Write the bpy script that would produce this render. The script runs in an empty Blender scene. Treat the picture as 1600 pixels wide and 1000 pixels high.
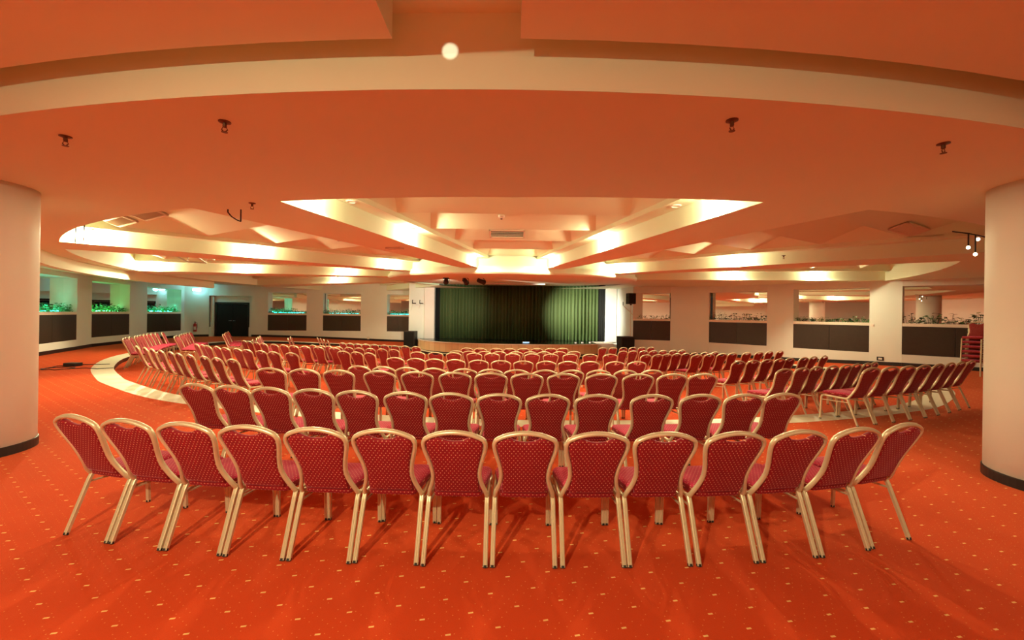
import bpy, bmesh, math, random
from mathutils import Vector, Matrix
from mathutils.geometry import delaunay_2d_cdt

# ------------------------------------------------------------------ camera
scene = bpy.context.scene
COL = scene.collection
cam_data = bpy.data.cameras.new('camera')
cam_data.sensor_width = 36.0
cam_data.lens = 36.0 * 630 / 1600
cam_data.shift_y = -9.4 / 1600
cam_data.clip_start = 0.05
cam_data.clip_end = 200
camera = bpy.data.objects.new('camera', cam_data)
camera.matrix_world = (Matrix.Translation((0, 0, 1.7)) @ Matrix.Rotation(math.radians(90), 4, 'X')
                       @ Matrix.Rotation(math.atan(.0135), 4, 'Z'))
COL.objects.link(camera)
scene.camera = camera

# ------------------------------------------------------------------ world, exposure
world = bpy.data.worlds.new('world')
scene.world = world
world.use_nodes = True
world.node_tree.nodes['Background'].inputs[0].default_value = (1.0, .72, .45, 1)
world.node_tree.nodes['Background'].inputs[1].default_value = 0.02
vs = scene.view_settings
vs.view_transform = 'Standard'
vs.look = 'None'
vs.exposure = 0.38
vs.gamma = 1.0
vs.use_curve_mapping = False

WARM = (1.0, .93, .55)
KEY_FILL_LAMPS = [(-1.9, -1.3, 3.28, 600), (2.6, -2.2, 3.28, 60), (-5.2, -1.0, 3.28, 190), (6.0, -.6, 3.28, 110), (0.4, -4.5, 3.28, 30)]  # first lamp follows the chair shadows; the rest are unseen, added as fill
# lamps of the ceiling bays: (bay axis in degrees, side of the bay, distance from the hub, watts)
BAY_LAMPS = [(0, -1, 14.2, 85), (0, -1, 11.1, 160), (0, -1, 6.5, 75),
             (0, 1, 14.2, 85), (0, 1, 10.5, 160), (0, 1, 6.5, 125),
             (-30, -1, 14.2, 260), (-30, -1, 11.0, 175), (-30, -1, 6.7, 165),
             (-60, -1, 14.2, 240), (-60, -1, 11.2, 170), (-60, -1, 7.5, 110),
             (30, 1, 10.1, 210), (30, 1, 6.2, 155), (60, 1, 12.4, 110), (60, 1, 9.5, 190), (-90, -1, 9.5, 170), (-120, 1, 9.0, 190)]  # second far right lamp and the rear one are added to lift the walls

# ------------------------------------------------------------------ helpers
def lamp(name, loc, power, color, radius, parent=None, kind='POINT', target=None, spot=None, blend=.5):
    d = bpy.data.lights.new(name, kind)
    d.energy = power
    d.color = color
    d.shadow_soft_size = radius
    if kind == 'SPOT':
        d.spot_size = math.radians(spot)
        d.spot_blend = blend
    o = bpy.data.objects.new(name, d)
    COL.objects.link(o)
    o.location = loc
    if target is not None:
        o.rotation_euler = (Vector(target) - Vector(loc)).to_track_quat('-Z', 'Y').to_euler()
    if parent is not None:
        o.parent = parent
        o.matrix_parent_inverse = Matrix.Identity(4)
        o.location = Vector(loc) - parent.location
    return o

MATS = {}
def mat(name, color, rough=.6, metal=0.0, noise=0.0, nscale=20.0, bump=0.0, spec=.5, coat=0.0, sheen=0.0, sheen_tint=None, emit=None, estr=0.0):
    m = bpy.data.materials.new(name)
    m.use_nodes = True
    nt = m.node_tree
    b = nt.nodes['Principled BSDF']
    b.inputs['Base Color'].default_value = (*color, 1)
    b.inputs['Roughness'].default_value = rough
    b.inputs['Metallic'].default_value = metal
    b.inputs['Specular IOR Level'].default_value = spec
    if coat: b.inputs['Coat Weight'].default_value = coat
    if sheen:
        b.inputs['Sheen Weight'].default_value = sheen
        b.inputs['Sheen Roughness'].default_value = .35
        b.inputs['Sheen Tint'].default_value = (*(sheen_tint or (1, 1, 1)), 1)
    if emit:
        b.inputs['Emission Color'].default_value = (*emit, 1)
        b.inputs['Emission Strength'].default_value = estr
    if noise or bump:
        tc = nt.nodes.new('ShaderNodeTexCoord')
        n = nt.nodes.new('ShaderNodeTexNoise')
        n.inputs['Scale'].default_value = nscale
        n.inputs['Detail'].default_value = 4
        nt.links.new(tc.outputs['Object'], n.inputs['Vector'])
        if noise:
            mx = nt.nodes.new('ShaderNodeMix')
            mx.data_type = 'RGBA'
            mx.inputs['A'].default_value = (*[c * (1 - noise) for c in color], 1)
            mx.inputs['B'].default_value = (*[min(1, c * (1 + noise)) for c in color], 1)
            nt.links.new(n.outputs['Fac'], mx.inputs['Factor'])
            nt.links.new(mx.outputs['Result'], b.inputs['Base Color'])
        if bump:
            bp = nt.nodes.new('ShaderNodeBump')
            bp.inputs['Strength'].default_value = bump
            bp.inputs['Distance'].default_value = .01
            nt.links.new(n.outputs['Fac'], bp.inputs['Height'])
            nt.links.new(bp.outputs['Normal'], b.inputs['Normal'])
    MATS[name] = m
    return m

class G:
    """tiny math-node graph builder"""
    def __init__(s, m): s.nt = m.node_tree
    def m(s, op, a, b=None, c=None):
        n = s.nt.nodes.new('ShaderNodeMath'); n.operation = op
        for i, v in enumerate((a, b, c)):
            if v is None: continue
            if isinstance(v, (int, float)): n.inputs[i].default_value = v
            else: s.nt.links.new(v, n.inputs[i])
        return n.outputs[0]

def mix_color(m, fac, ca, cb):
    nt = m.node_tree
    mx = nt.nodes.new('ShaderNodeMix'); mx.data_type = 'RGBA'
    nt.links.new(fac, mx.inputs['Factor'])
    for key, c in (('A', ca), ('B', cb)):
        if isinstance(c, tuple): mx.inputs[key].default_value = (*c, 1)
        else: nt.links.new(c, mx.inputs[key])
    return mx.outputs['Result']

def carpet_material():
    m = mat('carpet', (.72, .075, .012), rough=.95, spec=.1, sheen=.25, sheen_tint=(1, .45, .2))
    nt = m.node_tree; g = G(m); b = nt.nodes['Principled BSDF']
    tc = nt.nodes.new('ShaderNodeTexCoord')
    mp = nt.nodes.new('ShaderNodeMapping'); mp.inputs['Rotation'].default_value = (0, 0, math.radians(-57))
    nt.links.new(tc.outputs['Object'], mp.inputs['Vector'])
    sx = nt.nodes.new('ShaderNodeSeparateXYZ'); nt.links.new(mp.outputs['Vector'], sx.inputs[0])
    x, y = sx.outputs[0], sx.outputs[1]
    def cell(v, s, off=0.0): return g.m('SUBTRACT', g.m('FRACT', g.m('ADD', g.m('DIVIDE', v, s), off)), .5)
    # large dashes on a 19 cm lattice
    cx, cy = cell(x, .19), cell(y, .19)
    u = g.m('ADD', g.m('MULTIPLY', cx, .69), g.m('MULTIPLY', cy, -.72))
    v = g.m('ADD', g.m('MULTIPLY', cx, .72), g.m('MULTIPLY', cy, .69))
    dash = g.m('MULTIPLY', g.m('LESS_THAN', g.m('ABSOLUTE', u), .075), g.m('LESS_THAN', g.m('ABSOLUTE', v), .03))
    # small specks on a 4.75 cm lattice
    sx2, sy2 = cell(x, .0475), cell(y, .0475)
    d2 = g.m('ADD', g.m('MULTIPLY', sx2, sx2), g.m('MULTIPLY', sy2, sy2))
    speck = g.m('LESS_THAN', d2, .0045)
    wn = nt.nodes.new('ShaderNodeTexWhiteNoise'); wn.noise_dimensions = '2D'
    cb = nt.nodes.new('ShaderNodeCombineXYZ')
    nt.links.new(g.m('FLOOR', g.m('DIVIDE', x, .0475)), cb.inputs[0]); nt.links.new(g.m('FLOOR', g.m('DIVIDE', y, .0475)), cb.inputs[1])
    nt.links.new(cb.outputs[0], wn.inputs['Vector'])
    speck = g.m('MULTIPLY', speck, g.m('LESS_THAN', wn.outputs['Value'], .55))
    n = nt.nodes.new('ShaderNodeTexNoise'); n.inputs['Scale'].default_value = 260; n.inputs['Detail'].default_value = 2
    nt.links.new(tc.outputs['Object'], n.inputs['Vector'])
    n2 = nt.nodes.new('ShaderNodeTexNoise'); n2.inputs['Scale'].default_value = 1.3; n2.inputs['Detail'].default_value = 3
    nt.links.new(tc.outputs['Object'], n2.inputs['Vector'])
    f = g.m('ADD', g.m('MULTIPLY', n.outputs['Fac'], .6), g.m('MULTIPLY', n2.outputs['Fac'], .4))
    base = mix_color(m, f, CARPET_A, CARPET_B)
    c = mix_color(m, g.m('MULTIPLY', speck, .5), base, (.85, .45, .12))
    c = mix_color(m, dash, c, (.88, .58, .20))
    nt.links.new(c, b.inputs['Base Color'])
    bp = nt.nodes.new('ShaderNodeBump'); bp.inputs['Strength'].default_value = .5; bp.inputs['Distance'].default_value = .004
    nt.links.new(n.outputs['Fac'], bp.inputs['Height']); nt.links.new(bp.outputs['Normal'], b.inputs['Normal'])
    return m
CARPET_A = (.49, .042, .010)
CARPET_B = (.72, .086, .020)

def fabric_material(name, base, dot, axes):
    m = mat(name, base, rough=.75, spec=.25, sheen=FABRIC_SHEEN, sheen_tint=(1, .35, .45))
    nt = m.node_tree; g = G(m); b = nt.nodes['Principled BSDF']
    tc = nt.nodes.new('ShaderNodeTexCoord')
    sx = nt.nodes.new('ShaderNodeSeparateXYZ'); nt.links.new(tc.outputs['Object'], sx.inputs[0])
    x, y = sx.outputs[axes[0]], sx.outputs[axes[1]]
    s = .036
    def dots(ox, oy):
        a = g.m('SUBTRACT', g.m('FRACT', g.m('ADD', g.m('DIVIDE', x, .0275), ox)), .5)
        c = g.m('SUBTRACT', g.m('FRACT', g.m('ADD', g.m('DIVIDE', y, s), oy)), .5)
        return g.m('LESS_THAN', g.m('ADD', g.m('MULTIPLY', a, a), g.m('MULTIPLY', g.m('MULTIPLY', c, c), 1.7)), .014)
    d = g.m('MAXIMUM', dots(.25, .25), dots(.75, .75))
    nt.links.new(mix_color(m, d, base, dot), b.inputs['Base Color'])
    n = nt.nodes.new('ShaderNodeTexNoise'); n.inputs['Scale'].default_value = 500
    nt.links.new(tc.outputs['Object'], n.inputs['Vector'])
    bp = nt.nodes.new('ShaderNodeBump'); bp.inputs['Strength'].default_value = .2; bp.inputs['Distance'].default_value = .002
    nt.links.new(n.outputs['Fac'], bp.inputs['Height']); nt.links.new(bp.outputs['Normal'], b.inputs['Normal'])
    return m
FABRIC_SHEEN = .3

mat('wall_paint', (.82, .86, .79), rough=.7, noise=.02, nscale=3, bump=.03)
mat('ceiling_paint', (.80, .86, .64), rough=.75, noise=.015, nscale=2)
mat('column_paint', (.84, .87, .78), rough=.55, noise=.015, nscale=3)
mat('black_skirting', (.012, .011, .010), rough=.4, noise=.2)
mat('stone', (.82, .76, .58), rough=.45, noise=.12, nscale=6, bump=.05)
mat('dark_board', (.035, .022, .013), rough=.45, noise=.25, nscale=9)
mat('mirror_glass', (.93, .95, .93), rough=.015, metal=1.0, noise=.01, nscale=2)
mat('ledge_paint', (.88, .80, .68), rough=.5, noise=.02, nscale=5)
mat('gold_frame', (.70, .60, .40), rough=.36, metal=.4, noise=.05, nscale=30)
mat('black_rubber', (.012, .012, .012), rough=.6, noise=.2)
mat('black_plastic', (.016, .015, .015), rough=.5, noise=.3, nscale=60)
mat('black_gloss', (.010, .012, .012), rough=.18, noise=.3, nscale=4)
mat('black_cloth', (.006, .007, .006), rough=.9, noise=.3, nscale=30)
mat('door_paint', (.006, .006, .006), rough=.65, noise=.2, spec=.3)
mat('green_velvet', (.075, .115, .034), rough=.7, noise=.15, nscale=12, sheen=.25, sheen_tint=(.6, 1, .4))
mat('leaf_green', (.10, .26, .07), rough=.5, noise=.5, nscale=14)
mat('leaf_dark', (.020, .055, .014), rough=.5, noise=.5, nscale=14)
mat('petal_dark', (.13, .03, .03), rough=.6, noise=.4, nscale=14)
mat('soil', (.05, .035, .02), rough=.9, noise=.5, nscale=40)
mat('grille_metal', (.72, .62, .47), rough=.45, noise=.05)
mat('grille_dark', (.03, .025, .02), rough=.7, noise=.2)
mat('steel', (.55, .52, .48), rough=.3, metal=.9, noise=.05)
mat('brass_dark', (.16, .08, .04), rough=.4, metal=.8, noise=.1)
mat('white_paint', (.88, .84, .76), rough=.5, noise=.02, nscale=5)
mat('red_paint', (.38, .015, .012), rough=.3, noise=.1)
mat('paper', (.8, .78, .7), rough=.7, noise=.05)
mat('bulb_warm', (1, .9, .7), emit=(1.0, .82, .52), estr=40, noise=.01)
mat('bulb_small', (1, .9, .7), emit=(1.0, .82, .52), estr=4, noise=.01)
mat('bulb_teal', (.3, 1, .8), emit=(.03, 1.0, .62), estr=75, noise=.01)
mat('bulb_green', (.3, 1, .5), emit=(.10, 1.0, .30), estr=60, noise=.01)
mat('bulb_aqua', (.3, 1, .9), emit=(.03, .85, .85), estr=14, noise=.01)
mat('bulb_blue', (.6, .8, 1), emit=(.35, .7, 1.0), estr=1.2, noise=.01)
mat('bulb_cyan', (.7, 1, 1), emit=(.45, .95, 1.0), estr=14, noise=.01)
carpet_material()
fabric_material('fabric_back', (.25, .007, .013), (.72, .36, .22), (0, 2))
fabric_material('fabric_seat_lit', (.52, .022, .08), (.80, .36, .30), (0, 1))  # pink sheen of the overhead light is put into the seat-top colour

def stage_front_material():
    m = mat('stage_stone', (.80, .50, .28), rough=.35, noise=.1, nscale=5)
    nt = m.node_tree; b = nt.nodes['Principled BSDF']
    tc = nt.nodes.new('ShaderNodeTexCoord')
    sx = nt.nodes.new('ShaderNodeSeparateXYZ'); nt.links.new(tc.outputs['Object'], sx.inputs[0])
    g = G(m)
    cell = g.m('FLOOR', g.m('DIVIDE', sx.outputs[0], .36))
    wn = nt.nodes.new('ShaderNodeTexWhiteNoise'); wn.noise_dimensions = '1D'
    nt.links.new(cell, wn.inputs['W'])
    joint = g.m('LESS_THAN', g.m('FRACT', g.m('DIVIDE', sx.outputs[0], .36)), .03)
    c = mix_color(m, wn.outputs['Value'], (.76, .50, .27), (.86, .62, .38))
    c = mix_color(m, joint, c, (.45, .28, .15))
    nt.links.new(c, b.inputs['Base Color'])
stage_front_material()

# ---- mesh building
def obj(name, bm, material, parent=None, smooth=False, loc=None):
    me = bpy.data.meshes.new(name)
    bm.normal_update()
    bm.to_mesh(me); bm.free()
    mats = material if isinstance(material, (list, tuple)) else [material]
    for k in mats: me.materials.append(MATS[k])
    if smooth:
        for p in me.polygons: p.use_smooth = True
    o = bpy.data.objects.new(name, me)
    COL.objects.link(o)
    if loc is not None: o.location = loc
    if parent is not None: o.parent = parent
    return o

def thing(name, label, cat, loc=(0, 0, 0), rotz=0.0, group=None):
    o = bpy.data.objects.new(name, None)
    o.empty_display_size = .1
    COL.objects.link(o)
    o.location = loc; o.rotation_euler = (0, 0, rotz)
    o['label'] = label; o['category'] = cat
    if group: o['group'] = group
    return o

def tag(o, label, cat, group=None):
    o['label'] = label; o['category'] = cat
    if group: o['group'] = group
    return o

def struct(o):
    o['kind'] = 'structure'
    return o

def copy_tree(o, parent=None):
    c = o.copy(); COL.objects.link(c)
    if parent is not None: c.parent = parent
    for ch in list(o.children): copy_tree(ch, c)
    return c

def box(bm, c, s, rot=None, mi=0):
    hx, hy, hz = s[0] / 2, s[1] / 2, s[2] / 2
    vs_ = []
    for dx, dy, dz in ((-1, -1, -1), (1, -1, -1), (1, 1, -1), (-1, 1, -1), (-1, -1, 1), (1, -1, 1), (1, 1, 1), (-1, 1, 1)):
        p = Vector((dx * hx, dy * hy, dz * hz))
        if rot is not None: p = rot @ p
        vs_.append(bm.verts.new(p + Vector(c)))
    for f in ((3, 2, 1, 0), (4, 5, 6, 7), (0, 1, 5, 4), (1, 2, 6, 5), (2, 3, 7, 6), (3, 0, 4, 7)):
        bm.faces.new([vs_[i] for i in f]).material_index = mi
    return vs_

def bevel(bm, w, seg=2):
    bmesh.ops.bevel(bm, geom=list(bm.edges), offset=w, segments=seg, affect='EDGES', profile=.6)

GROOVE = [(1, -.6), (1, -.2), (.72, 0), (1, .2), (1, .6), (.7, 1), (-.7, 1), (-1, .6), (-1, .2), (-.72, 0), (-1, -.2), (-1, -.6), (-.7, -1), (.7, -1)]
def tube(bm, pts, ra, rb=None, n=8, up=(0, 0, 1), cap=True, mi=0, sec=None):
    """sweep an (ra across 'up' x tangent, rb along the other) ellipse along pts"""
    rb = rb or ra
    if sec is None: sec = [(math.cos(2 * math.pi * k / n), math.sin(2 * math.pi * k / n)) for k in range(n)]
    n = len(sec)
    rings = []
    P = [Vector(p) for p in pts]
    for i, p in enumerate(P):
        t = (P[min(i + 1, len(P) - 1)] - P[max(i - 1, 0)]).normalized()
        u = Vector(up)
        a = t.cross(u)
        if a.length < 1e-4: a = t.cross(Vector((1, 0, 0)))
        a.normalize(); b = a.cross(t).normalized()
        rings.append([bm.verts.new(p + a * (ra * q[0]) + b * (rb * q[1])) for q in sec])
    for r0, r1 in zip(rings, rings[1:]):
        for k in range(n):
            bm.faces.new((r0[k], r0[(k + 1) % n], r1[(k + 1) % n], r1[k])).material_index = mi
    if cap:
        bm.faces.new(rings[0][::-1]).material_index = mi
        bm.faces.new(rings[-1]).material_index = mi

def lathe(bm, prof, n=24, c=(0, 0, 0), axis='Z', mi=0):
    rings = []
    for r, z in prof:
        ring = []
        for k in range(n):
            a = 2 * math.pi * k / n
            p = (r * math.cos(a), r * math.sin(a), z)
            if axis == 'Y': p = (p[0], p[2], p[1])
            if axis == 'X': p = (p[2], p[0], p[1])
            ring.append(bm.verts.new((p[0] + c[0], p[1] + c[1], p[2] + c[2])))
        rings.append(ring)
    for a, b in zip(rings, rings[1:]):
        for k in range(n):
            bm.faces.new((a[k], a[(k + 1) % n], b[(k + 1) % n], b[k])).material_index = mi
    if prof[0][0] > 1e-5: bm.faces.new(rings[0][::-1]).material_index = mi
    if prof[-1][0] > 1e-5: bm.faces.new(rings[-1]).material_index = mi

def prism(bm, poly, z0, z1, mi=0):
    """poly: list of (x,y); z0,z1 numbers"""
    lo = [bm.verts.new((x, y, z0)) for x, y in poly]
    hi = [bm.verts.new((x, y, z1)) for x, y in poly]
    n = len(poly)
    bm.faces.new(lo[::-1]).material_index = mi
    bm.faces.new(hi).material_index = mi
    for k in range(n):
        bm.faces.new((lo[k], lo[(k + 1) % n], hi[(k + 1) % n], hi[k])).material_index = mi

def catmull(P, n=8, closed=False):
    out = []
    L = len(P)
    rng = range(L if closed else L - 1)
    for i in rng:
        g_ = lambda k: Vector(P[k % L]) if closed else Vector(P[max(0, min(L - 1, k))])
        p0, p1, p2, p3 = g_(i - 1), g_(i), g_(i + 1), g_(i + 2)
        for k in range(n):
            t = k / n
            out.append(.5 * ((2 * p1) + (p2 - p0) * t + (2 * p0 - 5 * p1 + 4 * p2 - p3) * t * t + (3 * p1 - p0 - 3 * p2 + p3) * t ** 3))
    if not closed: out.append(Vector(P[-1]))
    return out

ORD = ['first', 'second', 'third', 'fourth', 'fifth', 'sixth', 'seventh', 'eighth', 'ninth', 'tenth', 'eleventh', 'twelfth', 'thirteenth', 'fourteenth']

# ------------------------------------------------------------------ floor
PIT_C = (.4, 22.6)          # the hall floor falls gently towards this point by the stage
STEP = .12
def zb(x, y):
    d = max(0.0, 16.6 - math.hypot(x - PIT_C[0], y - PIT_C[1]))
    return -min(.04 * d, .5)

PIT = [(-6.6, 24.2), (-5.0, 22.6), (-3.0, 21.4), (0, 20.8), (3.2, 21.1), (5.4, 21.3), (7.6, 19.8), (9.6, 17.9), (10.9, 15.8), (11.4, 13.8), (11.2, 11.6), (10.3, 10.0),
       (8.42, 8.45), (6.9, 7.72), (5.23, 7.16), (3.6, 6.8), (1.93, 6.62), (.4, 6.55), (-1.14, 6.62), (-3.0, 6.9), (-5.0, 7.45), (-6.79, 8.15), (-8.83, 9.42), (-9.86, 10.2), (-11.75, 11.93), (-13.6, 14.3),
       (-14.8, 17), (-15.5, 20), (-15.3, 22.2), (-13.9, 23.5), (-11.5, 23.9), (-9.0, 24.2)]
def in_poly(x, y, poly):
    c = False; n = len(poly); j = n - 1
    for i in range(n):
        xi, yi = poly[i][0], poly[i][1]; xj, yj = poly[j][0], poly[j][1]
        if (yi > y) != (yj > y) and x < (xj - xi) * (y - yi) / (yj - yi) + xi: c = not c
        j = i
    return c
PITS = [(p.x, p.y) for p in catmull([(x, y) for x, y in PIT], 5, True)]
def offset_poly(poly, d):
    out = []; n = len(poly)
    for i in range(n):
        a = Vector(poly[i - 1]); b = Vector(poly[(i + 1) % n])
        t = (b - a).normalized()
        nrm = Vector((t.y, -t.x))
        p = Vector(poly[i]) + nrm * d
        out.append((p.x, p.y))
    return out
AREA = sum(PITS[i][0] * PITS[(i + 1) % len(PITS)][1] - PITS[(i + 1) % len(PITS)][0] * PITS[i][1] for i in range(len(PITS)))
RING = offset_poly(PITS, .46 if AREA > 0 else -.46)

def plan_mesh(name, inside, bounds, loops, zfun, material, step=.8):
    verts = []; edges = []
    for lp in loops:
        s = len(verts); verts += [Vector(p) for p in lp]
        edges += [(s + i, s + (i + 1) % len(lp)) for i in range(len(lp))]
    x = bounds[0]
    while x <= bounds[2]:
        y = bounds[1]
        while y <= bounds[3]:
            verts.append(Vector((x, y))); y += step
        x += step
    v, e, f, *_ = delaunay_2d_cdt(verts, edges, [], 0, 1e-4)
    bm = bmesh.new()
    bv = [bm.verts.new((p.x, p.y, zfun(p.x, p.y))) for p in v]
    for t in f:
        cx = sum(v[i].x for i in t) / len(t); cy = sum(v[i].y for i in t) / len(t)
        if inside(cx, cy): bm.faces.new([bv[i] for i in t])
    bmesh.ops.delete(bm, geom=[q for q in bm.verts if not q.link_faces], context='VERTS')
    bmesh.ops.recalc_face_normals(bm, faces=list(bm.faces))
    if sum(q.normal.z for q in bm.faces) < 0: bmesh.ops.reverse_faces(bm, faces=list(bm.faces))
    return struct(obj(name, bm, material))

plan_mesh('floor', lambda x, y: not in_poly(x, y, RING), (-24, -7, 20, 29), [RING], zb, 'carpet')
plan_mesh('floor', lambda x, y: in_poly(x, y, PITS), (-16, 6, 12, 25), [PITS], lambda x, y: zb(x, y) - STEP, 'carpet')
bm = bmesh.new()          # stone border round the sunken floor
n = len(PITS)
a = [bm.verts.new((x, y, zb(x, y) + .004)) for x, y in PITS]
b = [bm.verts.new((x, y, zb(x, y) + .004)) for x, y in RING]
d = [bm.verts.new((x, y, zb(x, y) - .05)) for x, y in RING]
for i in range(n):
    j = (i + 1) % n
    bm.faces.new((a[i], b[i], b[j], a[j])); bm.faces.new((b[i], d[i], d[j], b[j]))
struct(obj('trim_1', bm, 'stone'))
bm = bmesh.new()          # dark riser of the step
a = [bm.verts.new((x, y, zb(x, y) + .002)) for x, y in PITS]
b = [bm.verts.new((x, y, zb(x, y) - STEP - .03)) for x, y in PITS]
for i in range(n):
    j = (i + 1) % n
    bm.faces.new((a[i], a[j], b[j], b[i]))
struct(obj('trim_2', bm, 'black_skirting'))

# ------------------------------------------------------------------ walls with mirrored niches
WALL_TOP = 3.62
N_BOT, N_PANEL, N_LEDGE, N_TOP = .41, 1.44, 1.55, 2.91
def seg_frame(p, q, inside=(0, 14)):
    p = Vector(p); q = Vector(q); t = (q - p).normalized()
    nrm = Vector((t.y, -t.x))
    if nrm.dot((p + q) / 2 - Vector(inside)) < 0: nrm = -nrm
    return p, q, t, nrm
def quad_prism(bm, p, q, nrm, d0, d1, z0, z1, mi=0):
    pts = [p + nrm * d0, q + nrm * d0, q + nrm * d1, p + nrm * d1]
    prism(bm, [(v.x, v.y) for v in pts], z0, z1, mi)
NICHES = {}
win_no = [0]
def build_wall(name, pts, kinds, extra=None):
    bm = bmesh.new(); sk = bmesh.new()
    for (p, q, k) in zip(pts, pts[1:], kinds):
        P, Q, t, nrm = seg_frame(p, q)
        zf = min(zb(*p), zb(*q)) - .08
        if k == 'pier':
            quad_prism(bm, P - t * .0, Q, nrm, 0, .55, zf, WALL_TOP)
        elif k == 'door':
            quad_prism(bm, P, Q, nrm, .34, .6, zf, WALL_TOP)
            quad_prism(bm, P, Q, nrm, 0, .34, 2.62, WALL_TOP)
        else:
            quad_prism(bm, P, Q, nrm, 0, .55, zf, N_BOT)
            quad_prism(bm, P, Q, nrm, 0, .55, N_TOP, WALL_TOP)
            quad_prism(bm, P, Q, nrm, .44, .55, N_BOT, N_TOP)
            NICHES[k] = (P, Q, t, nrm)
        if k != 'door':
            z0 = [zb(*p) - .02, zb(*q) - .02]
            A = [P + nrm * .01, P - nrm * .014]; B = [Q + nrm * .01, Q - nrm * .014]
            v = [sk.verts.new((A[0].x, A[0].y, z0[0])), sk.verts.new((A[1].x, A[1].y, z0[0])), sk.verts.new((B[1].x, B[1].y, z0[1])), sk.verts.new((B[0].x, B[0].y, z0[1]))]
            h = [sk.verts.new((u.co.x, u.co.y, u.co.z + .155)) for u in v]
            for f in ((0, 1, 2, 3), (7, 6, 5, 4), (0, 4, 5, 1), (1, 5, 6, 2), (2, 6, 7, 3), (3, 7, 4, 0)):
                L = v + h; sk.faces.new([L[i] for i in f])
    bmesh.ops.recalc_face_normals(bm, faces=list(bm.faces)); bmesh.ops.recalc_face_normals(sk, faces=list(sk.faces))
    struct(obj(name, bm, 'wall_paint'))
    struct(obj('baseboard_' + name.split('_', 1)[1], sk, 'black_skirting'))

LW = [(-12.5, -6.5), (-13.2, 6.0), (-15.6, 12.2), (-16.2, 13.35), (-17.8, 16.5), (-18.5, 17.75), (-19.25, 20.3), (-20.0, 22.1), (-20.35, 24.8), (-20.4, 25.1)]
build_wall('wall_left', LW, ['pier', 'pier', 'pier', 1, 'pier', 2, 'pier', 3, 'pier'])
BW = [(-20.4, 25.1), (-19.35, 25.75), (-16.85, 26.1), (-15.9, 26.25), (-13.6, 26.7), (-12.62, 26.92), (-10.17, 27.12), (-8.45, 27.25), (-6.9, 27.35), (-6.4, 27.35)]
build_wall('wall_back', BW, ['pier', 'door', 'pier', 4, 'pier', 5, 'pier', 6, 'pier'])
RW = [(6.18, 23.9), (6.52, 21.75), (8.32, 21.17), (9.85, 20.15), (11.56, 18.28), (12.07, 17.3), (13.74, 15.5), (14.3, 14.78), (16.2, 12.95), (17.0, 11.5), (17.4, 4.0), (15.0, -6.5)]
build_wall('wall_right', RW, ['pier', 7, 'pier', 8, 'pier', 9, 'pier', 10, 'pier', 'pier', 'pier'])
bm = bmesh.new(); box(bm, (1.3, -6.7, 1.75), (29, .4, 3.9)); struct(obj('wall_front', bm, 'wall_paint'))

MIRROR_NAMES = {}
for k, (P, Q, t, nrm) in NICHES.items():
    w = bpy.data.objects.new('window_%d' % k, None); COL.objects.link(w); struct(w)
    bm = bmesh.new()                                  # mirror at the back of the niche
    quad_prism(bm, P + t * .01, Q - t * .01, nrm, .40, .43, N_LEDGE - .02, N_TOP - .005)
    obj('mirror', bm, 'mirror_glass', w)
    bm = bmesh.new()                                  # cream ledge
    quad_prism(bm, P + t * .004, Q - t * .004, nrm, .005, .40, N_PANEL, N_LEDGE)
    obj('ledge', bm, 'ledge_paint', w)
    L = (Q - P).length
    for i in range(2):
        a0 = P + t * (.006 + i * (L / 2)); a1 = P + t * ((i + 1) * L / 2 - .006)
        bm = bmesh.new(); quad_prism(bm, a0, a1, nrm, .012, .44, N_BOT + .004, N_PANEL - .003)
        obj('dark_panel', bm, 'dark_board', w)

# ------------------------------------------------------------------ ceiling: hub, radial beams, ring soffit
HC = (0.0, 19.6)
R_HUB, R_IN, R_FASCIA = 5.7, 14.65, 17.03
BAYS = [-120, -90, -60, -30, 0, 30, 60]
def pol(th, r): return (HC[0] + r * math.sin(math.radians(th)), HC[1] - r * math.cos(math.radians(th)))
def rin(t): return R_IN + (max(0.0, t) / 42 * .95 if t < 45.1 else 0.0)
def zu(r): return 3.13 + max(0.0, R_IN - r) * .018
def polar_pt(bm, th, r, z): x, y = pol(th, r); return bm.verts.new((x, y, z))
def polar_quad(bm, t0, t1, r0, r1, z0, z1):
    f = bm.faces.new((polar_pt(bm, t0, r0(t0), z0), polar_pt(bm, t1, r0(t1), z0), polar_pt(bm, t1, r1(t1), z1), polar_pt(bm, t0, r1(t0), z1)))
def bay_of(t):
    for a in BAYS:
        if a - 12 < t < a + 12: return a
    return None
bm = bmesh.new()
cst = lambda v: (lambda t: v)
t = -180.0
while t < 180:
    t1 = t + 1.5; tm = t + .75
    ax = bay_of(tm)
    hub = (lambda q, ax=ax: R_HUB * math.cos(math.radians(12)) / math.cos(math.radians(q - ax))) if ax is not None else cst(R_HUB)
    if ax is not None: polar_quad(bm, t, t1, cst(R_HUB - .3), hub, zu(R_HUB), zu(R_HUB))
    else: polar_quad(bm, t, t1, cst(R_HUB - .1), cst(R_HUB), zu(R_HUB), zu(R_HUB))
    if ax is None:
        prev = R_HUB
        for r in (8, 10.5, 12.5):
            polar_quad(bm, t, t1, cst(prev), cst(r), zu(prev), zu(r)); prev = r
        polar_quad(bm, t, t1, cst(12.5), rin, zu(12.5), 3.13)
    if -44 <= tm <= 80:
        polar_quad(bm, t, t1, rin, cst(R_FASCIA), 3.13, 3.13)
    elif -93 < tm < -44:
        polar_quad(bm, t, t1, cst(R_IN), cst(15.1), 3.13, 3.13)
    else:
        polar_quad(bm, t, t1, cst(R_IN), cst(19), 3.13, 3.3)
        polar_quad(bm, t, t1, cst(19), cst(26), 3.3, 3.55)
    t = t1
bmesh.ops.remove_doubles(bm, verts=list(bm.verts), dist=.0005)
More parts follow.
